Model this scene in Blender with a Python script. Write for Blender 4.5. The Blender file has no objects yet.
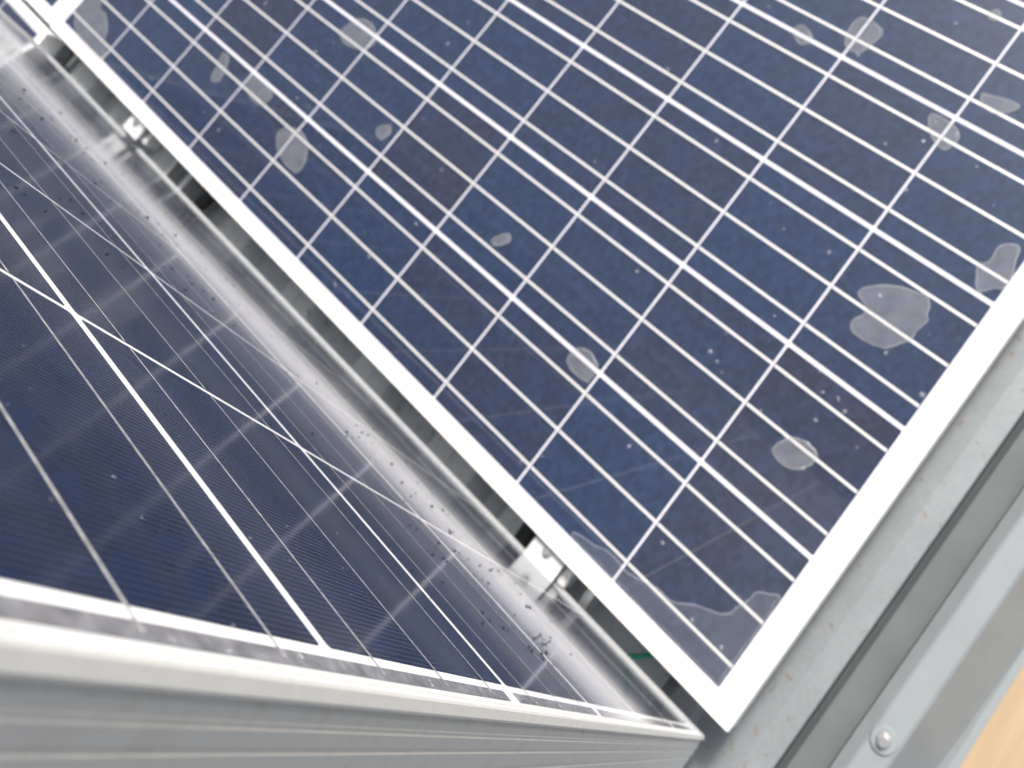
import bpy, bmesh, math, random
from mathutils import Vector, Matrix, noise
from mathutils.geometry import tessellate_polygon

scene = bpy.context.scene
COL = scene.collection
R = math.radians
random.seed(7)

# ------------------------------------------------------------------ camera
cam = bpy.data.cameras.new('camera')
co = bpy.data.objects.new('camera', cam)
COL.objects.link(co)
scene.camera = co
RIGHT = Vector((0.6145753161, -0.7158993162, -0.3313387237))
DOWN = Vector((-0.7826513129, -0.5007612366, -0.3697230127))
FWD = Vector((0.0987628629, 0.4865453246, -0.8680550351))
CAM = Vector((0.27368, -0.08707, 1.04646))
m = Matrix((RIGHT, -DOWN, -FWD)).transposed().to_4x4()
m.translation = CAM
co.matrix_world = m
cam.sensor_width = 36
cam.lens = 36 * 907.04 / 1024
cam.shift_x = (512 - 608.371) / 1024
cam.shift_y = (150.678 - 384) / 1024
cam.clip_start = 0.01
cam.clip_end = 200
cam.dof.use_dof = True
cam.dof.focus_distance = 0.35
cam.dof.aperture_fstop = 14.0

# ------------------------------------------------------------------ light
SUN_DIR = Vector((1.0, 0.03, 1.0)).normalized()      # towards the sun
world = bpy.data.worlds.new('World')
scene.world = world
world.use_nodes = True
wn = world.node_tree
bg = wn.nodes['Background']
sky = wn.nodes.new('ShaderNodeTexSky')
sky.sky_type = 'NISHITA'
sky.sun_disc = False
sky.sun_elevation = math.asin(SUN_DIR.z)
sky.sun_rotation = math.atan2(SUN_DIR.x, SUN_DIR.y)
sky.air_density = 0.6
sky.dust_density = 5.0
sky.ozone_density = 0.3
hs = wn.nodes.new('ShaderNodeHueSaturation')          # thin high cloud: a paler, greyer sky
hs.inputs['Saturation'].default_value = 0.38
wn.links.new(sky.outputs[0], hs.inputs['Color'])
wn.links.new(hs.outputs[0], bg.inputs[0])
bg.inputs[1].default_value = 0.11
sl = bpy.data.lights.new('sun', 'SUN')
sl.energy = 2.3
sl.angle = R(9)
sl.color = (1.0, 0.95, 0.88)
so = bpy.data.objects.new('sun', sl)
COL.objects.link(so)
so.rotation_euler = SUN_DIR.to_track_quat('Z', 'Y').to_euler()
scene.view_settings.view_transform = 'Standard'
scene.view_settings.look = 'None'
scene.view_settings.gamma = 1
scene.view_settings.exposure = 1.12
scene.cycles.max_bounces = 8
scene.cycles.transparent_max_bounces = 12

# ------------------------------------------------------------------ materials
def mat(name):
    mt = bpy.data.materials.new(name)
    mt.use_nodes = True
    return mt, mt.node_tree, mt.node_tree.nodes['Principled BSDF']

def N(nt, kind, **kw):
    n = nt.nodes.new(kind)
    for k, v in kw.items():
        setattr(n, k, v)
    return n

def objco(nt, scale=(1, 1, 1)):
    tc = N(nt, 'ShaderNodeTexCoord')
    mp = N(nt, 'ShaderNodeMapping')
    mp.inputs['Scale'].default_value = scale
    nt.links.new(tc.outputs['Object'], mp.inputs[0])
    return mp.outputs[0]

def noise_tex(nt, vec, scale, detail=4, rough=0.55):
    n = N(nt, 'ShaderNodeTexNoise')
    n.inputs['Scale'].default_value = scale
    n.inputs['Detail'].default_value = detail
    n.inputs['Roughness'].default_value = rough
    nt.links.new(vec, n.inputs['Vector'])
    return n.outputs['Fac']

def ramp(nt, fac, stops):
    r = N(nt, 'ShaderNodeValToRGB')
    el = r.color_ramp.elements
    while len(el) < len(stops):
        el.new(0.5)
    for e, (p, c) in zip(el, stops):
        e.position = p
        e.color = (*c, 1) if len(c) == 3 else c
    nt.links.new(fac, r.inputs[0])
    return r.outputs[0]

def mixc(nt, a, b, fac, mode='MIX'):
    mx = N(nt, 'ShaderNodeMix', data_type='RGBA', blend_type=mode)
    for sock, v in ((mx.inputs[0], fac), (mx.inputs[6], a), (mx.inputs[7], b)):
        if hasattr(v, 'is_output'):
            nt.links.new(v, sock)
        elif isinstance(v, (int, float)):
            sock.default_value = v
        else:
            sock.default_value = (*v, 1)
    return mx.outputs[2]

def simple(name, col, rough=0.5, metal=0.0, var=0.12, scale=40, coat=0.0, spec=0.5, gr=(0.008, 0.030)):
    mt, nt, p = mat(name)
    v = objco(nt)
    f = noise_tex(nt, v, scale)
    c = ramp(nt, f, [(0.3, tuple(x * (1 - var) for x in col)), (0.7, tuple(min(1, x * (1 + var)) for x in col))])
    nt.links.new(c, p.inputs['Base Color'])
    p.inputs['Roughness'].default_value = rough
    p.inputs['Metallic'].default_value = metal
    p.inputs['Specular IOR Level'].default_value = spec
    if coat:
        p.inputs['Specular IOR Level'].default_value = 0.05
        glassy(nt, p, coat, *gr)
    return mt

def glassy(nt, p, coat=1.0, r0=0.010, r1=0.045, ior=1.5):
    """the module's front glass: a clear coat with faint film on it"""
    p.inputs['Coat Weight'].default_value = coat
    p.inputs['Coat IOR'].default_value = ior
    tc = N(nt, 'ShaderNodeNewGeometry')
    f = noise_tex(nt, tc.outputs['Position'], 18, 5, 0.6)
    r = ramp(nt, f, [(0.35, (r0,) * 3), (0.75, (r1,) * 3)])
    nt.links.new(r, p.inputs['Coat Roughness'])

def cell_material(name, hue_a, hue_b, finger, gloss=(0.008, 0.030), cw=1.0, dust=0.08):
    mt, nt, p = mat(name)
    oi = N(nt, 'ShaderNodeObjectInfo')
    v = objco(nt)
    # crystal grain of the wafer, offset by the cell's own random number
    add = N(nt, 'ShaderNodeVectorMath', operation='ADD')
    nt.links.new(v, add.inputs[0])
    sc = N(nt, 'ShaderNodeMath', operation='MULTIPLY')
    sc.inputs[1].default_value = 37.0
    nt.links.new(oi.outputs['Random'], sc.inputs[0])
    nt.links.new(sc.outputs[0], add.inputs[1])
    vo = N(nt, 'ShaderNodeTexVoronoi')
    vo.inputs['Scale'].default_value = 130
    nt.links.new(add.outputs[0], vo.inputs['Vector'])
    grain = N(nt, 'ShaderNodeSeparateColor')
    nt.links.new(vo.outputs['Color'], grain.inputs[0])
    big = noise_tex(nt, add.outputs[0], 14, 3)
    base = ramp(nt, oi.outputs['Random'], [(0.0, hue_a), (0.5, tuple((a + b) / 2 for a, b in zip(hue_a, hue_b))), (1.0, hue_b)])
    c1 = mixc(nt, base, hue_b, big)
    gr = ramp(nt, grain.outputs[0], [(0.0, (0.80,) * 3), (1.0, (1.22,) * 3)])
    c2 = mixc(nt, c1, gr, 1.0, 'MULTIPLY')
    # printed silver fingers across the busbars
    sep = N(nt, 'ShaderNodeSeparateXYZ')
    nt.links.new(v, sep.inputs[0])
    ml = N(nt, 'ShaderNodeMath', operation='MULTIPLY')
    ml.inputs[1].default_value = 1 / 0.0024
    nt.links.new(sep.outputs['Y'], ml.inputs[0])
    fr = N(nt, 'ShaderNodeMath', operation='FRACT')
    nt.links.new(ml.outputs[0], fr.inputs[0])
    lt = N(nt, 'ShaderNodeMath', operation='LESS_THAN')
    lt.inputs[1].default_value = 0.12
    nt.links.new(fr.outputs[0], lt.inputs[0])
    fm = N(nt, 'ShaderNodeMath', operation='MULTIPLY')
    fm.inputs[1].default_value = finger
    nt.links.new(lt.outputs[0], fm.inputs[0])
    c3 = mixc(nt, c2, (0.13, 0.135, 0.15), fm.outputs[0])
    # dust film on the glass
    geo = N(nt, 'ShaderNodeNewGeometry')
    d = noise_tex(nt, geo.outputs['Position'], 900, 3, 0.7)
    dr = ramp(nt, d, [(0.60, (0.0,) * 3), (0.80, (dust,) * 3)])
    c4 = mixc(nt, c3, (0.35, 0.36, 0.38), dr)
    nt.links.new(c4, p.inputs['Base Color'])
    p.inputs['Roughness'].default_value = 0.45
    p.inputs['Specular IOR Level'].default_value = 0.03
    glassy(nt, p, cw, *gloss)
    return mt

GB = (0.10, 0.105, 1.22)                     # the standing panel's glass is the patterned, duller kind
M_CELL_A = cell_material('cell_blue', (0.0205, 0.0200, 0.035), (0.0125, 0.0265, 0.064), 0.4)
M_CELL_B = cell_material('cell_navy', (0.0055, 0.0068, 0.017), (0.0035, 0.0105, 0.036), 0.34, GB, 0.95, 0.018)
M_BACK = simple('backsheet_white', (0.56, 0.56, 0.61), 0.5, 0, 0.03, 30, coat=1.0)
M_BACK_B = simple('backsheet_pale', (0.80, 0.80, 0.82), 0.5, 0, 0.03, 30, coat=1.0, gr=GB)
M_BUS_A = simple('busbar_tin', (0.60, 0.595, 0.585), 0.45, 0.25, 0.06, 300, coat=1.0)
M_BUS_B = simple('busbar_thin', (0.36, 0.36, 0.36), 0.5, 0.0, 0.35, 260, coat=1.0, gr=GB)
M_RIB = simple('ribbon_tinned', (0.20, 0.20, 0.215), 0.5, 0.2, 0.4, 160, coat=1.0, gr=GB)

def alu(name, col, rough, metal, streak=0.10, grime=0.72):
    mt, nt, p = mat(name)
    v = objco(nt, (60, 2, 60))
    f = noise_tex(nt, v, 3, 5, 0.6)
    v2 = objco(nt)
    f2 = noise_tex(nt, v2, 70, 5, 0.7)
    c = ramp(nt, f, [(0.3, tuple(x * (1 - streak) for x in col)), (0.7, tuple(min(1, x * (1 + streak)) for x in col))])
    dirt = ramp(nt, f2, [(0.52, (1.0,) * 3), (0.78, (grime, grime * 0.985, grime * 0.96))])
    nt.links.new(mixc(nt, c, dirt, 1.0, 'MULTIPLY'), p.inputs['Base Color'])
    p.inputs['Metallic'].default_value = metal
    rr = ramp(nt, f2, [(0.3, (rough * 0.85,) * 3), (0.7, (rough * 1.2,) * 3)])
    nt.links.new(rr, p.inputs['Roughness'])
    return mt

M_FRAME = alu('frame_aluminium', (0.84, 0.84, 0.84), 0.45, 0.25, 0.02, 0.9)
M_FRAME_B = alu('frame_bare_metal', (0.68, 0.695, 0.69), 0.42, 0.25, 0.03, 0.88)
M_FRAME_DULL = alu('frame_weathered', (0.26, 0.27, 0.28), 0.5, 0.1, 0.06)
M_CLAMP = alu('clamp_aluminium', (0.74, 0.75, 0.75), 0.4, 0.4)
M_RAIL = alu('rail_aluminium', (0.60, 0.62, 0.62), 0.42, 0.5)
M_BOLT = alu('bolt_steel', (0.55, 0.55, 0.54), 0.3, 0.8)
M_BLACK = simple('black_rubber', (0.02, 0.021, 0.021), 0.55, 0, 0.3, 120)
M_GREEN = simple('green_wire', (0.02, 0.30, 0.18), 0.4, 0, 0.1, 100)

def roof_material(name, lo, hi):
    mt, nt, p = mat(name)
    v = objco(nt)
    f = noise_tex(nt, v, 22, 6, 0.65)
    base = ramp(nt, f, [(0.3, lo), (0.7, hi)])
    f2 = noise_tex(nt, v, 160, 4, 0.7)
    mott = ramp(nt, f2, [(0.35, (0.94,) * 3), (0.7, (1.06,) * 3)])
    c = mixc(nt, base, mott, 1.0, 'MULTIPLY')
    f3 = noise_tex(nt, v, 90, 5, 0.6)
    rust = ramp(nt, f3, [(0.61, (0, 0, 0)), (0.70, (0.7,) * 3)])
    c = mixc(nt, c, (0.16, 0.10, 0.055), rust)
    nt.links.new(c, p.inputs['Base Color'])
    p.inputs['Metallic'].default_value = 0.25
    p.inputs['Roughness'].default_value = 0.5
    return mt
M_ROOF = roof_material('galvanised_roof', (0.205, 0.223, 0.232), (0.240, 0.258, 0.267))
M_ROOF_GAP_LIGHT = roof_material('galvanised_roof_gap_light', (0.38, 0.41, 0.415), (0.46, 0.49, 0.495))  # roof under the panels lightened: light in the gap put into its colour
M_GUTTER = simple('gutter_painted', (0.122, 0.138, 0.140), 0.5, 0.0, 0.08, 20)
M_FLASH = simple('flashing_zinc', (0.215, 0.236, 0.246), 0.45, 0.05, 0.05, 26)

def wood_material():
    mt, nt, p = mat('tan_board')
    v = objco(nt, (1, 14, 1))
    f = noise_tex(nt, v, 5, 6, 0.6)
    c = ramp(nt, f, [(0.25, (0.30, 0.215, 0.130)), (0.55, (0.34, 0.248, 0.152)), (0.8, (0.37, 0.275, 0.175))])
    nt.links.new(c, p.inputs['Base Color'])
    p.inputs['Roughness'].default_value = 0.7
    return mt
M_WOOD = wood_material()
M_GROUND = simple('ground_concrete', (0.06, 0.06, 0.059), 0.8, 0, 0.15, 6)

def water_material(name, alpha, col, rim):
    """dried whitish water film: see-through in the middle, denser where it dried last"""
    mt, nt, p = mat(name)
    v = objco(nt)
    f = noise_tex(nt, v, 42, 7, 0.68)
    a = ramp(nt, f, [(0.25, (alpha * 0.55,) * 3), (0.75, (alpha * 1.35,) * 3)])
    at = N(nt, 'ShaderNodeAttribute', attribute_name='rim')
    mx = N(nt, 'ShaderNodeMath', operation='MULTIPLY_ADD')
    mx.inputs[1].default_value = rim
    nt.links.new(at.outputs['Fac'], mx.inputs[0])
    nt.links.new(a, mx.inputs[2])
    nt.links.new(mx.outputs[0], p.inputs['Alpha'])
    p.inputs['Base Color'].default_value = (*col, 1)
    p.inputs['Roughness'].default_value = 0.22
    return mt
M_WATER = water_material('water_film', 0.18, (0.46, 0.47, 0.48), 0.16)
M_POOL = water_material('water_pool', 0.075, (0.46, 0.49, 0.54), 0.18)

def drop_material():
    mt, nt, p = mat('water_drop')
    p.inputs['Base Color'].default_value = (0.75, 0.77, 0.8, 1)
    p.inputs['Roughness'].default_value = 0.06
    v = objco(nt)
    f = noise_tex(nt, v, 300)
    nt.links.new(ramp(nt, f, [(0.3, (0.12,) * 3), (0.7, (0.28,) * 3)]), p.inputs['Alpha'])
    return mt
M_DROP = drop_material()
M_DIRT = simple('dirt_drop', (0.014, 0.015, 0.019), 0.6, 0, 0.3, 200, 0.0, 0.15)
M_LABEL = simple('label_paper', (0.78, 0.78, 0.77), 0.5, 0, 0.03, 60)
M_INK = simple('label_ink', (0.30, 0.30, 0.32), 0.6, 0, 0.2, 300)

# ------------------------------------------------------------------ helpers
def link(name, me, parent=None, mtl=None, loc=None):
    o = bpy.data.objects.new(name, me)
    COL.objects.link(o)
    if mtl is not None and me is not None and not me.materials:
        me.materials.append(mtl)
    if parent:
        o.parent = parent
    if loc is not None:
        o.location = loc
    return o

def tag(o, label=None, cat=None, group=None, kind=None):
    if label: o['label'] = label
    if cat: o['category'] = cat
    if group: o['group'] = group
    if kind: o['kind'] = kind
    return o

def empty(name, label, cat, loc=(0, 0, 0), group=None):
    o = bpy.data.objects.new(name, None)
    COL.objects.link(o)
    o.location = loc
    return tag(o, label, cat, group)

def mesh(name, verts, faces, smooth=False):
    me = bpy.data.meshes.new(name)
    me.from_pydata([tuple(v) for v in verts], [], faces)
    bm = bmesh.new()
    bm.from_mesh(me)
    bmesh.ops.recalc_face_normals(bm, faces=bm.faces)
    bm.to_mesh(me)
    bm.free()
    if smooth:
        for pl in me.polygons:
            pl.use_smooth = True
    return me

def rect(name, x0, x1, y0, y1, z):
    return mesh(name, [(x0, y0, z), (x1, y0, z), (x1, y1, z), (x0, y1, z)], [(0, 1, 2, 3)])

def box(bm, c, s, rot=None, bevel=0.0):
    r = bmesh.ops.create_cube(bm, size=1.0)
    vs = r['verts']
    bmesh.ops.scale(bm, vec=s, verts=vs)
    if bevel:
        es = list({e for v in vs for e in v.link_edges})
        b = bmesh.ops.bevel(bm, geom=es, offset=bevel, segments=2, affect='EDGES', profile=0.6)
        vs = list({v for f in b['faces'] for v in f.verts} | {v for v in vs if v.is_valid})
    if rot is not None:
        bmesh.ops.rotate(bm, cent=(0, 0, 0), matrix=rot, verts=vs)
    bmesh.ops.translate(bm, vec=c, verts=vs)

def done(name, bm, mtl, parent=None, loc=None, smooth=False):
    me = bpy.data.meshes.new(name)
    bm.to_mesh(me)
    bm.free()
    if smooth:
        for pl in me.polygons:
            pl.use_smooth = True
    return link(name, me, parent, mtl, loc)

def prism(name, prof, axis_pts, closed=False):
    """sweep a 2-D outline (list of (p, q)) between two end frames: axis_pts = [fn(p, q) -> xyz, ...]"""
    n = len(prof)
    verts, faces = [], []
    for fn in axis_pts:
        verts += [fn(p, q) for p, q in prof]
    for k in range(len(axis_pts) - 1):
        for i in range(n if closed else n - 1):
            j = (i + 1) % n
            faces.append((k * n + i, k * n + j, (k + 1) * n + j, (k + 1) * n + i))
    if closed:
        faces.append(tuple(range(n)))
        faces.append(tuple((len(axis_pts) - 1) * n + i for i in range(n)))
    return mesh(name, verts, faces)

def catmull(pts, sub=6, closed=True):
    out = []
    n = len(pts)
    rng = range(n) if closed else range(n - 1)
    for i in rng:
        g = (lambda k: Vector(pts[k % n])) if closed else (lambda k: Vector(pts[max(0, min(n - 1, k))]))
        p0, p1, p2, p3 = g(i - 1), g(i), g(i + 1), g(i + 2)
        for s in range(sub):
            t = s / sub
            out.append(0.5 * ((2 * p1) + (p2 - p0) * t + (2 * p0 - 5 * p1 + 4 * p2 - p3) * t * t + (3 * p1 - p0 - 3 * p2 + p3) * t ** 3))
    if not closed:
        out.append(Vector(pts[-1]))
    return out

def tube(name, pts, r, mtl, parent=None, seg=12, sub=8, ridge=0.0, ridges=0):
    path = catmull([Vector(p) for p in pts], sub, closed=False)
    if ridges:
        fine = []
        for a, b in zip(path[:-1], path[1:]):
            for s in range(ridges):
                fine.append(a.lerp(b, s / ridges))
        path = fine + [path[-1]]
    verts, faces = [], []
    up = Vector((0.1, 0.2, 1)).normalized()
    for i, p in enumerate(path):
        d = (path[min(i + 1, len(path) - 1)] - path[max(i - 1, 0)]).normalized()
        s = d.cross(up).normalized()
        t = s.cross(d)
        rr = r + (ridge if i % 2 else 0)
        for k in range(seg):
            a = 2 * math.pi * k / seg
            verts.append(p + (s * math.cos(a) + t * math.sin(a)) * rr)
    for i in range(len(path) - 1):
        for k in range(seg):
            k2 = (k + 1) % seg
            faces.append((i * seg + k, i * seg + k2, (i + 1) * seg + k2, (i + 1) * seg + k))
    faces.append(tuple(range(seg)))
    faces.append(tuple((len(path) - 1) * seg + k for k in range(seg)))
    return link(name, mesh(name, verts, faces, smooth=True), parent, mtl)

# ------------------------------------------------------------------ solar panel
def frame_profile(h, w, wing=0.0):
    """d outwards from the lip's inner edge, z up; outer face carries extruded grooves"""
    return [(0, -0.004), (0, h - 0.0004), (0.0004, h), (w * 0.45, h), (w * 0.45 + 0.0002, h - 0.0003), (w * 0.45 + 0.0008, h - 0.0003), (w * 0.45 + 0.001, h),
            (w - 0.0006, h), (w, h - 0.0006), (w + wing, h - 0.0034), (w + wing, h - 0.0042),
            (w + 0.0002 - wing, h - 0.0056), (w - 0.0004 - wing, h - 0.0072), (w + 0.0003 - wing / 2, h - 0.0078), (w + 0.0003 - wing / 2, h - 0.0102),
            (w - 0.0001, h - 0.0106), (w - 0.0001, h - 0.0116), (w + 0.0003, h - 0.0120), (w + 0.0003, h - 0.0160),
            (w - 0.0001, h - 0.0164), (w - 0.0001, h - 0.0176), (w + 0.0003, h - 0.0180), (w + 0.0003, h - 0.0240),
            (w - 0.0001, h - 0.0245), (w - 0.0001, h - 0.0258), (w + 0.0003, h - 0.0263), (w + 0.0003, h - 0.0400),
            (w - 0.0240, h - 0.0400), (w - 0.0240, h - 0.0385), (w - 0.0035, h - 0.0385), (w - 0.0035, h - 0.0120),
            (w - 0.0045, -0.0045)]

def make_panel(label, inner, outer_w, lip, rows, cols, pa, pb, ga, gb, first, cell_m, bus_m, bus_w, side0, ribbons=(), back=None, wing=0.0, dull=None):
    """flat in x-y: y runs along the strings, x across them, glass at z = 0.
    inner = lip opening (x0, x1, y0, y1); first = inset of the first row's cells from y = 0 and x = 0"""
    root = empty('solar_panel', label, 'solar panel')
    x0, x1, y0, y1 = inner
    link('backsheet', rect('backsheet', x0 - 0.003, x1 + 0.003, y0 - 0.003, y1 + 0.003, -0.00012), root, back or M_BACK)
    prof = frame_profile(lip, outer_w, wing)
    e = 0.0002
    ends = {
        's': (lambda d, z: (x0 - d + e, y0 - d, z), lambda d, z: (x1 + d - e, y0 - d, z)),
        'n': (lambda d, z: (x0 - d + e, y1 + d, z), lambda d, z: (x1 + d - e, y1 + d, z)),
        'w': (lambda d, z: (x0 - d, y0 - d + e, z), lambda d, z: (x0 - d, y1 + d - e, z)),
        'e': (lambda d, z: (x1 + d, y0 - d + e, z), lambda d, z: (x1 + d, y1 + d - e, z)),
    }
    for k in 'snwe':
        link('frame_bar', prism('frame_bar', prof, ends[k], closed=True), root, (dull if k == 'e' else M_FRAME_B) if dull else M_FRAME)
    # cells
    cw, cl = pb - gb, pa - ga
    c = 0.004
    def cellmesh(w, l):
        hw, hl = w / 2, l / 2
        return mesh('solar_cell', [(-hw + c * .3, -hl, 0), (hw - c * .3, -hl, 0), (hw, -hl + c * .3, 0), (hw, hl - c * .3, 0),
                                   (hw - c * .3, hl, 0), (-hw + c * .3, hl, 0), (-hw, hl - c * .3, 0), (-hw, -hl + c * .3, 0)], [tuple(range(8))])
    fy, fx = first
    variants = {}
    for j in range(cols):
        for i in range(rows):
            ya = max(i * pa + ga / 2, fy) if i == 0 else i * pa + ga / 2
            yb = (i + 1) * pa - ga / 2
            xa = max(j * pb + gb / 2, fx) if j == 0 else j * pb + gb / 2
            xb = (j + 1) * pb - gb / 2
            key = (round(xb - xa, 5), round(yb - ya, 5))
            if key not in variants:
                variants[key] = cellmesh(*key)
                variants[key].materials.append(cell_m)
            link('solar_cell', variants[key], root, None, ((xa + xb) / 2, (ya + yb) / 2, 0))
    # ribbons along each string, stepping down between neighbouring cells
    verts, faces = [], []
    for i in range(rows):
        ya = max(ga / 2, fy) + 0.0012 if i == 0 else i * pa + ga / 2 + 0.0002
        yb = (i + 1) * pa - ga / 2 - 0.0012
        if side0 and i == 0:
            ya = side0
        n = len(verts)
        w = bus_w / 2
        verts += [(-w, ya, 0), (w, ya, 0), (w, yb, 0), (-w, yb, 0)]
        faces.append((n, n + 1, n + 2, n + 3))
    bme = mesh('busbar', verts, faces)
    bme.materials.append(bus_m)
    for j in range(cols):
        for q in (1 / 6, 0.5, 5 / 6):
            link('busbar', bme, root, None, (j * pb + gb / 2 + q * (pb - gb), 0, 0.00012))
    for (xa, xb, ya, yb) in ribbons:
        link('cross_ribbon', rect('cross_ribbon', xa, xb, ya, yb, 0.00006), root, M_RIB)
    return root

PA = 0.159
# flat panel whose corner points to the bottom of the picture
flat = make_panel('large flat solar panel with thick white grid lines and a bright bottom corner',
                  (-0.0095, 1.0005, -0.0115, 1.6005), 0.0105, 0.002, 10, 6, PA, 0.164989, 0.0026, 0.0050, (0.0085, 0.0045),
                  M_CELL_A, M_BUS_A, 0.0031, 0)
# next flat panel in the row, only its near edge seen at the top left
nxt = make_panel('solar panel end to end with the large flat one, only its edge showing',
                 (-0.0095, 1.0005, -0.0115, 1.6005), 0.0105, 0.002, 10, 6, PA, 0.164989, 0.0026, 0.0050, (0.0085, 0.0045),
                 M_CELL_A, M_BUS_A, 0.0031, 0)
nxt.location = (0.002, 1.6395, -0.0006)
# flat panel of the neighbouring row, only its corner peeks past the standing panel
nb = make_panel('solar panel whose white frame corner peeks out past the standing panel',
                (-0.0095, 0.9930, -0.0050, 1.6005), 0.0105, 0.002, 10, 6, PA, 0.164989, 0.0026, 0.0050, (0.0085, 0.0045),
                M_CELL_A, M_BUS_A, 0.0031, 0)
nb.location = (-0.0310 - 1.0035, 1.6165, -0.0004)

# panel standing on its long edge at the left
OB = Vector((0.18786, 0.01262, 0.98037))
UB = Vector((-0.01162, 0.99993, -0.00127)).normalized()
VB = Vector((-0.23051, -0.00391, -0.97306))
VB = (VB - UB * VB.dot(UB)).normalized()
NB = VB.cross(UB).normalized()
PBB = 0.170770
stand = make_panel('dark solar panel standing steeply on its long edge with a ridged grey frame side',
                   (-0.012, 1.0283, -0.0093, 1.5925), 0.0047, 0.004, 10, 6, PA, PBB, 0.0030, 0.0052, (0.0057, 0.0),
                   M_CELL_B, M_BUS_B, 0.0013, -0.0012, back=M_BACK_B, wing=0.0013, dull=M_FRAME_DULL,
                   ribbons=[(0.020, 0.330, -0.0036, 0.0018), (0.344, 0.512, -0.0036, 0.0018), (0.524, 0.850, -0.0036, 0.0018), (0.866, 1.012, -0.0036, 0.0018)])
mw = Matrix((VB, UB, NB)).transposed().to_4x4()
mw.translation = OB
stand.matrix_world = mw

# ------------------------------------------------------------------ roof
RX0, RX1 = -1.6, 2.6
def roof_profile():
    pr = [(-0.074, -0.150), (-0.073, -0.101), (-0.0715, -0.099), (-0.047, -0.099), (-0.043, -0.0998), (0.012, -0.108),
          (0.020, -0.098), (0.047, -0.098), (0.050, -0.101), (0.064, -0.124)]
    return pr
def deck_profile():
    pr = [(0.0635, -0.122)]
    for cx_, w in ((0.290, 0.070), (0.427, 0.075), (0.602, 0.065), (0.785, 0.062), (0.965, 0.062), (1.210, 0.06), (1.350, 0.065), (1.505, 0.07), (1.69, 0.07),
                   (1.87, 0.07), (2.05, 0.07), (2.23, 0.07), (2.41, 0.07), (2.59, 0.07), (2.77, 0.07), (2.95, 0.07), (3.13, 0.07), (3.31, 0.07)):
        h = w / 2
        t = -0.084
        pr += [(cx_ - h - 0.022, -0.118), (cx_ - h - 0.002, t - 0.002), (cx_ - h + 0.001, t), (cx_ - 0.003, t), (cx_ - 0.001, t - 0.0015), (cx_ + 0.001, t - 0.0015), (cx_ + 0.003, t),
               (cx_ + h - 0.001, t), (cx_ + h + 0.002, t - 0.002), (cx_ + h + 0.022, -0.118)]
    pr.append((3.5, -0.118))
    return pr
roof = link('roof', prism('roof', roof_profile(), (lambda p, q: (RX0, p, q), lambda p, q: (RX1, p, q))), None, M_ROOF)
deck = link('roof', prism('roof', deck_profile(), (lambda p, q: (RX0, p, q), lambda p, q: (RX1, p, q))), None, M_ROOF_GAP_LIGHT)
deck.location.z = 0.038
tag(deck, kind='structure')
roof.location.z = 0.038
tag(roof, kind='structure')

fl = empty('roof_flashing', 'grey folded metal roof edge strip with a screw, at the bottom right', 'flashing', (0, -0.13, -0.062))
prof = [(-0.1135, -0.152), (-0.1140, -0.112), (-0.1160, -0.110), (-0.1250, -0.1005), (-0.1275, -0.0990), (-0.1525, -0.0990), (-0.1555, -0.1010),
        (-0.1985, -0.1710), (-0.2000, -0.1722), (-0.2075, -0.1724)]
prof2 = [(p - (0.0 if p > -0.19 else 0.0), q) for p, q in prof]
skew = lambda p, x: p + (max(0, (-0.16 - p) / 0.05) * 0.07 * (x - 0.21) if p < -0.16 else 0)
fme = prism('flashing_sheet', prof2, (lambda p, q: (RX0, skew(p, -0.6), q), lambda p, q: (0.21, p, q), lambda p, q: (RX1, skew(p, 0.9), q)))
sheet = link('flashing_sheet', fme, None, M_FLASH)
sheet.parent = fl
sheet.matrix_parent_inverse = Matrix.Translation((0, -0.13, -0.1)).inverted()
gut = link('gutter_channel', prism('gutter_channel', [(-0.1132, -0.136), (-0.108, -0.139), (-0.082, -0.130), (-0.0745, -0.104)], (lambda p, q: (RX0, p, q), lambda p, q: (RX1, p, q))), fl, M_GUTTER)
gut.matrix_parent_inverse = Matrix.Translation((0, -0.13, -0.1)).inverted()

def screw(parent, x, y, z, rw=0.0135, rh=0.0058):
    bm = bmesh.new()
    bmesh.ops.create_cone(bm, segments=32, cap_ends=True, radius1=rw, radius2=rw * 0.93, depth=0.0022)
    w = done('washer', bm, M_FLASH, parent)
    bm = bmesh.new()
    bmesh.ops.create_cone(bm, segments=28, cap_ends=True, radius1=rh * 1.35, radius2=rh * 1.15, depth=0.0014, matrix=Matrix.Translation((0, 0, 0.0018)))
    bmesh.ops.create_cone(bm, segments=6, cap_ends=True, radius1=rh, radius2=rh * 0.92, depth=0.005, matrix=Matrix.Translation((0, 0, 0.0046)))
    h = done('screw_head', bm, M_BOLT, w)
    w.location = Vector((x, y, z)) - parent.location
    return w
screw(fl, 0.0690, -0.1385, -0.0598)

gr = link('ground', rect('ground', -6, 6, -6, 6, -0.60), None, M_GROUND)
tag(gr, kind='structure')
bm = bmesh.new()
box(bm, (0, 0, 0), (0.90, 0.36, 0.018), None, 0.001)
bd = done('wooden_board', bm, M_WOOD, None, (0.53, -0.352, -0.1446))
bd.rotation_euler = (0, 0, R(3))
tag(bd, 'tan wooden board below the roof edge, in the bottom right corner', 'board')

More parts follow.
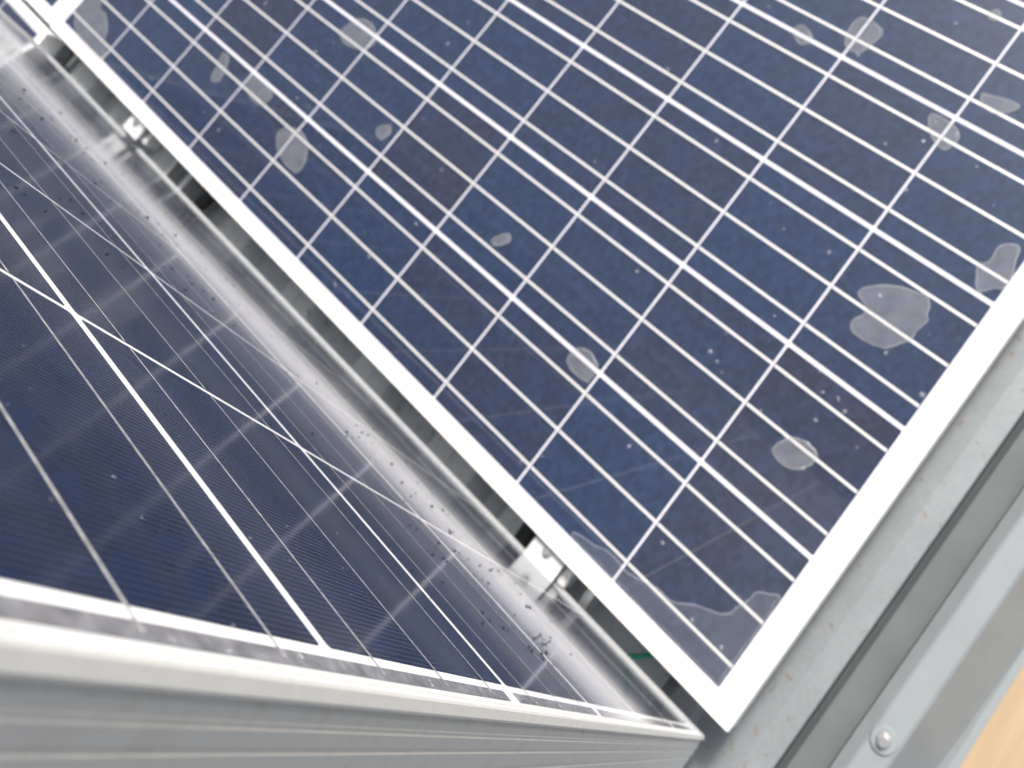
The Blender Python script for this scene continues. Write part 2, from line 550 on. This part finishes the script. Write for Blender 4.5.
# ------------------------------------------------------------------ rails and clamps in the gap
def rail(yc, hw, label):
    o = empty('mounting_rail', label, 'rail', (0.0, yc, -0.0780), 'rails under the panels')
    hgt = 0.0385
    prof = [(-hw, 0), (hw, 0), (hw, hgt), (hw - 0.010, hgt), (hw - 0.010, hgt - 0.003), (hw - 0.003, hgt - 0.003), (hw - 0.003, 0.004),
            (-hw + 0.003, 0.004), (-hw + 0.003, hgt - 0.003), (-hw + 0.010, hgt - 0.003), (-hw + 0.010, hgt), (-hw, hgt)]
    link('rail_channel', prism('rail_channel', prof, (lambda p, q: (-1.05, p, q), lambda p, q: (1.0, p, q)), closed=True), o, M_RAIL)
    return o
rail(0.1985, 0.0235, 'aluminium mounting rail crossing the gap beside the nearer clamp')
rail(1.139, 0.0290, 'aluminium mounting rail crossing the gap beside the farther clamp')

def clamp(loc, label):
    o = empty('panel_clamp', label, 'clamp', loc, 'clamps on the flat panel edge')
    bm = bmesh.new()
    box(bm, (-0.0115, 0, 0), (0.033, 0.047, 0.004), None, 0.0008)
    done('clamp_plate', bm, M_CLAMP, o)
    bm = bmesh.new()
    bmesh.ops.create_cone(bm, segments=28, cap_ends=True, radius1=0.0062, radius2=0.0060, depth=0.0016, matrix=Matrix.Translation((0, 0, 0.0028)))
    bmesh.ops.create_cone(bm, segments=24, cap_ends=True, radius1=0.0046, radius2=0.0040, depth=0.0030, matrix=Matrix.Translation((0, 0, 0.0050)))
    done('bolt', bm, M_BOLT, o, (-0.006, 0.001, 0))
    bm = bmesh.new()
    box(bm, (-0.0105, 0.0, -0.0205), (0.027, 0.038, 0.036), None, 0.001)
    done('clamp_block', bm, M_CLAMP, o)
    bm = bmesh.new()
    box(bm, (-0.012, -0.0290, -0.0240), (0.028, 0.0125, 0.030), None, 0.003)
    done('clamp_arm', bm, M_CLAMP, o)
    return o
clamp((-0.0215, 0.2380, -0.0080), 'pale metal clamp with a round bolt, nearer the bottom corner of the flat panel')
clamp((-0.0230, 1.2560, -0.0080), 'pale metal clamp with a bolt, farther along the gap near the top left')

# cables in the gap
tag(tube('black_cable', [(0.10, 1.02, -0.055), (0.02, 1.055, -0.056), (-0.05, 1.070, -0.058), (-0.14, 1.09, -0.057), (-0.30, 1.09, -0.057)], 0.0105, M_BLACK),
    'smooth black cable lying on the roof in the gap beyond the middle', 'cable')
tag(tube('corrugated_conduit', [(0.12, 0.292, -0.052), (0.02, 0.288, -0.052), (-0.06, 0.286, -0.054), (-0.16, 0.284, -0.054), (-0.30, 0.29, -0.054)], 0.0125, M_BLACK, None, 16, 8, 0.0016, 6),
    'black ribbed conduit crossing the gap next to the nearer clamp', 'conduit')
tag(tube('ground_wire', [(0.02, 0.058, -0.050), (-0.020, 0.078, -0.050), (-0.040, 0.092, -0.054), (-0.058, 0.110, -0.054), (-0.076, 0.134, -0.056), (-0.12, 0.150, -0.062)], 0.0030, M_GREEN, None, 10),
    'green wire looping through the gap near the panel corner', 'wire')

# ------------------------------------------------------------------ label on the flat panel's edge
lab = empty('label_sticker', 'small white sticker with a smudged grey bar code by the right frame', 'sticker', (0.486, -0.0052, 0.0004))
lab.rotation_euler = (0, 0, 0)
bm = bmesh.new()
box(bm, (0, 0, 0), (0.040, 0.0095, 0.0003))
done('sticker_base', bm, M_LABEL, lab)
bm = bmesh.new()
x = -0.017
while x < 0.017:
    w = random.choice((0.0003, 0.0005, 0.0008))
    box(bm, (x, 0.0012 + random.uniform(-.0004, .0004), 0.00022), (w, 0.0044, 0.00008))
    x += w + random.choice((0.0005, 0.0008, 0.0014))
done('bar_code', bm, M_INK, lab)

# ------------------------------------------------------------------ water on the flat panel
def water_patch(outline, z, mtl, label, name='water_patch', thick=0.0005, group='water marks on the flat panel', band=0.0016):
    pts = [Vector((a / 1000, b / 1000, 0)) for a, b in outline]
    c = sum(pts, Vector()) / len(pts)
    ring = [p.copy() for p in catmull([p - c for p in pts], 5)]
    size = max(p.length for p in ring)
    for i, p in enumerate(ring):                      # uneven, wandering edge
        k = 1 + 0.05 * noise.noise(p * 160 + c * 50)
        ring[i] = p * k
    n = len(ring)
    def inset(d):
        out = []
        for i in range(n):
            t = (ring[(i + 1) % n] - ring[i - 1]).normalized()
            nn = Vector((-t.y, t.x, 0))
            q = ring[i] + nn * d
            q2 = ring[i] - nn * d
            out.append(q)
        return out
    area = sum(ring[i].x * ring[(i + 1) % n].y - ring[(i + 1) % n].x * ring[i].y for i in range(n))
    s = 1 if area > 0 else -1
    loops = [(ring, 0.0, 0.35), (inset(s * band * 0.5), thick * 0.7, 1.0), (inset(s * band), thick * 0.6, 0.3)]
    verts, rim, faces = [], [], []
    for lp, zz, rv in loops:
        verts += [(p.x, p.y, zz) for p in lp]
        rim += [rv] * n
    for k in range(len(loops) - 1):
        for i in range(n):
            j = (i + 1) % n
            faces.append((k * n + i, k * n + j, (k + 1) * n + j, (k + 1) * n + i))
    k0 = len(verts)
    verts += [(p.x, p.y, 0.0001) for p in ring]
    rim += [0.0] * n
    for tri in tessellate_polygon([ring]):
        faces.append(tuple(k0 + t for t in tri))
    me = bpy.data.meshes.new(name)
    me.from_pydata(verts, [], faces)
    at = me.attributes.new('rim', 'FLOAT', 'POINT')
    for i, v in enumerate(rim):
        at.data[i].value = v
    o = link(name, me, None, mtl, (c.x, c.y, z))
    return tag(o, label, 'water mark', group)

PATCH = [
 ([(423, 130), (436, 125), (448, 111), (457, 94), (461, 78), (465, 66), (449, 57), (439, 52), (426, 55), (413, 54), (402, 61), (391, 69), (385, 81), (382, 95), (383, 109), (388, 115), (396, 117), (405, 112), (412, 112), (417, 119)],
  'largest grey water blotch, notched on its left side, near the right frame'),
 ([(523, 45), (531, 39), (537, 37), (555, 38), (566, 23), (561, 18), (553, 16), (544, 13), (530, 8), (516, 9), (510, 17), (503, 22), (498, 29), (504, 35), (510, 38)],
  'upright grey water blotch touching the right frame just above the small sticker'),
 ([(224, 104), (231, 105), (245, 99), (253, 91), (256, 76), (253, 64), (245, 62), (235, 64), (226, 71), (221, 81), (220, 92)],
  'smooth oval water blotch between the largest blotch and the bottom puddle'),
 ([(151, 363), (159, 365), (171, 360), (176, 353), (177, 341), (172, 328), (164, 324), (156, 323), (147, 324), (145, 337), (145, 349), (147, 356)],
  'round grey water blotch crossed by a cell gap in the middle of the flat panel'),
 ([(693, 148), (702, 150), (705, 139), (708, 128), (710, 117), (709, 107), (700, 110), (691, 118), (687, 128), (686, 138)],
  'pale boat shaped water blotch near the right edge of the picture, high up'),
 ([(639, 182), (651, 183), (652, 160), (644, 143), (628, 142), (618, 148), (623, 165)],
  'water blotch hanging below a cell gap crossing, left of the pale boat shaped blotch'),
 ([(676, 324), (695, 333), (718, 330), (719, 305), (710, 293), (686, 297), (674, 303), (672, 313)],
  'angular grey water blotch near the top edge, right of the middle'),
 ([(658, 392), (672, 390), (669, 372), (659, 363), (648, 373)], 'small faint water blotch on a busbar beside the angular blotch at the top'),
 ([(791, 199), (800, 201), (805, 195), (801, 188), (791, 189)], 'tiny round water blotch on a busbar in the top right corner'),
 ([(204, 556), (213, 552), (224, 542), (223, 534), (216, 532), (205, 540), (200, 548)], 'small lone slanted water blotch in the middle of one cell'),
 ([(106, 973), (120, 983), (134, 975), (144, 952), (138, 923), (113, 901), (95, 900), (90, 915), (94, 945)],
  'long grey water blotch tapering downward, largest on the upper left half'),
 ([(148, 1113), (162, 1103), (160, 1064), (156, 1044), (134, 1049), (130, 1080)], 'water blotch under a cell gap just above the long tapering one'),
 ([(112, 1182), (134, 1190), (153, 1198), (156, 1181), (137, 1166), (117, 1160), (109, 1169)], 'thin slanted water blotch on the upper left, nearest the far clamp'),
 ([(298, 1017), (320, 1018), (339, 1004), (342, 974), (323, 946), (303, 958), (292, 986)], 'wide water blotch at the top edge left of the middle, crossed by a cell gap'),
 ([(219, 833), (231, 828), (235, 814), (226, 807), (213, 812), (213, 824)], 'small round water blotch against a cross line, left of the lone slanted one'),
]
for k, (pl, lb) in enumerate(PATCH):
    water_patch(pl, 0.0007, M_WATER, lb)
water_patch([(19, 1564), (71, 1590), (84, 1554), (66, 1526), (67, 1506), (48, 1471), (36, 1465), (22, 1439), (0, 1426), (0, 1492)], 0.0007, M_WATER,
            'pale water film filling the far corner of the flat panel', band=0.002)
water_patch([(6, 229), (13, 222), (16, 211), (18, 198), (23, 185), (24, 173), (22, 155), (26, 137), (33, 116), (34, 95), (47, 77), (54, 62), (60, 49), (71, 41), (85, 36), (102, 33), (108, 23), (112, 11), (63, 10), (7, 11), (6, 22), (6, 83), (6, 156), (5, 210)],
            0.0007, M_POOL, 'thin clear puddle with a wavy pale rim in the near corner of the flat panel', 'puddle', 0.0005, None, 0.0018)['category'] = 'puddle'

def drops(name, items, mtl, label, cat, place, flat=0.45):
    verts, faces = [], []
    U, V = 10, 4
    for (x, y, r) in items:
        mx = place(x, y) @ Matrix.Diagonal((r * random.uniform(.8, 1.25), r * random.uniform(.8, 1.25), r * flat, 1))
        n = len(verts)
        for k in range(V):
            t = (k / V) * math.pi / 2
            for i in range(U):
                a = 2 * math.pi * i / U
                verts.append(mx @ Vector((math.cos(a) * math.cos(t), math.sin(a) * math.cos(t), math.sin(t))))
        verts.append(mx @ Vector((0, 0, 1)))
        for k in range(V - 1):
            for i in range(U):
                j = (i + 1) % U
                faces.append((n + k * U + i, n + k * U + j, n + (k + 1) * U + j, n + (k + 1) * U + i))
        for i in range(U):
            faces.append((n + (V - 1) * U + i, n + (V - 1) * U + (i + 1) % U, n + V * U))
    me = bpy.data.meshes.new(name)
    me.from_pydata([tuple(v) for v in verts], [], faces)
    for pl in me.polygons:
        pl.use_smooth = True
    o = link(name, me, None, mtl)
    tag(o, label, cat, None, 'stuff')
    return o
flat_place = lambda x, y: Matrix.Translation((x, y, 0.0003))
its = []
for _ in range(170):
    x, y = random.uniform(0.0, 0.95), random.uniform(0.0, 1.55)
    its.append((x, y, random.choice((0.0008, 0.001, 0.0012, 0.0016, 0.0024))))
for (x, y) in [(385, 68), (307, 67), (231, 67), (245, 100), (672, 302), (686, 129), (83, 35), (34, 68), (497, 25)]:
    its.append((x / 1000, y / 1000, 0.0022))
for (cx_, cy_) in [(0.13, 0.93), (0.16, 0.98), (0.30, 0.10), (0.33, 0.05), (0.62, 0.15), (0.25, 1.0), (0.2, 0.85)]:
    for _ in range(5):
        its.append((cx_ + random.gauss(0, .03), cy_ + random.gauss(0, .03), random.choice((0.0013, 0.0018, 0.0026))))
drops('water_droplets', its, M_DROP, 'tiny clear water droplets scattered over the flat panel', 'droplets', flat_place, 0.35)

# ------------------------------------------------------------------ dirt on the standing panel
SP = [(772, 551), (610, 427), (469, 307), (436, 296), (440, 301), (477, 367), (469, 365), (617, 416), (662, 472), (655, 499), (657, 514), (607, 477), (666, 548), (707, 462), (619, 407), (283, 232), (284, 278), (280, 288), (486, 408), (506, 457), (528, 506), (545, 536), (557, 572), (574, 609), (584, 640), (338, 354), (383, 420), (339, 397), (385, 475), (330, 429), (385, 461), (342, 298), (355, 296), (338, 277), (288, 221), (290, 217), (230, 544), (253, 613), (217, 575), (211, 592), (203, 614), (215, 665), (263, 721), (257, 533), (291, 610), (296, 629), (251, 535), (205, 618), (216, 664), (167, 587), (164, 581), (172, 595), (133, 499), (109, 468), (134, 532), (135, 543), (133, 559), (133, 585), (135, 615), (144, 657), (136, 444), (135, 452), (135, 463), (110, 437), (108, 442), (110, 429), (76, 355), (110, 523), (109, 538), (108, 549), (140, 632), (46, 211), (46, 274), (47, 280), (55, 341), (59, 373), (53, 376), (60, 412), (57, 424), (57, 455), (52, 430), (8, 222), (7, 234), (46, 203), (102, 632), (103, 644), (56, 434), (53, 435), (55, 450), (54, 458), (61, 529), (52, 518), (53, 532), (54, 545), (56, 561), (57, 574), (59, 591), (67, 594), (70, 625), (70, 656), (63, 671), (59, 721), (60, 755), (18, 497), (11, 477), (24, 639), (58, 423), (54, 418), (59, 486)]
WM = Matrix((VB, UB, NB)).transposed().to_4x4()
WM.translation = OB
stand_place = lambda u, v: WM @ Matrix.Translation((v, u, 0.0002))
its = []
for u, v in SP:
    if u < 70 and v > 400 and (u + v) % 5:
        continue
    d = math.hypot(u / 1000 + 0.1, v / 1000 - 0.083)
    its.append((u / 1000, v / 1000, random.choice((0.0007, 0.0009, 0.0011)) * ((0.55 + d) if u > 70 else 0.4)))
for _ in range(320):
    u, v = random.uniform(0.05, 1.4), random.triangular(0.3, 1.0, 0.62)
    its.append((u, v, random.choice((0.0004, 0.0005, 0.0007, 0.0009))))
for _ in range(34):
    t = random.random()
    its.append((0.05 + 0.012 * math.sin(t * 9) + random.gauss(0, .003), 0.41 + t * 0.18, random.choice((0.0005, 0.0007, 0.0010))))
drops('dirt_specks', its, M_DIRT, 'small dark dirt specks sprinkled over the standing panel glass', 'dirt specks', stand_place, 0.6)
its = []
for _ in range(420):
    u, v = random.uniform(0.0, 0.5), random.uniform(0.08, 0.75)
    its.append((u, v, random.choice((0.00025, 0.00035, 0.0005))))
for _ in range(50):
    its.append((random.uniform(-0.008, 0.006), random.uniform(0.05, 0.6), random.choice((0.0004, 0.0006, 0.0009))))
drops('dust_grains', its, M_DROP, 'pale dust grains sprinkled over the standing panel glass', 'dust', stand_place, 0.3)
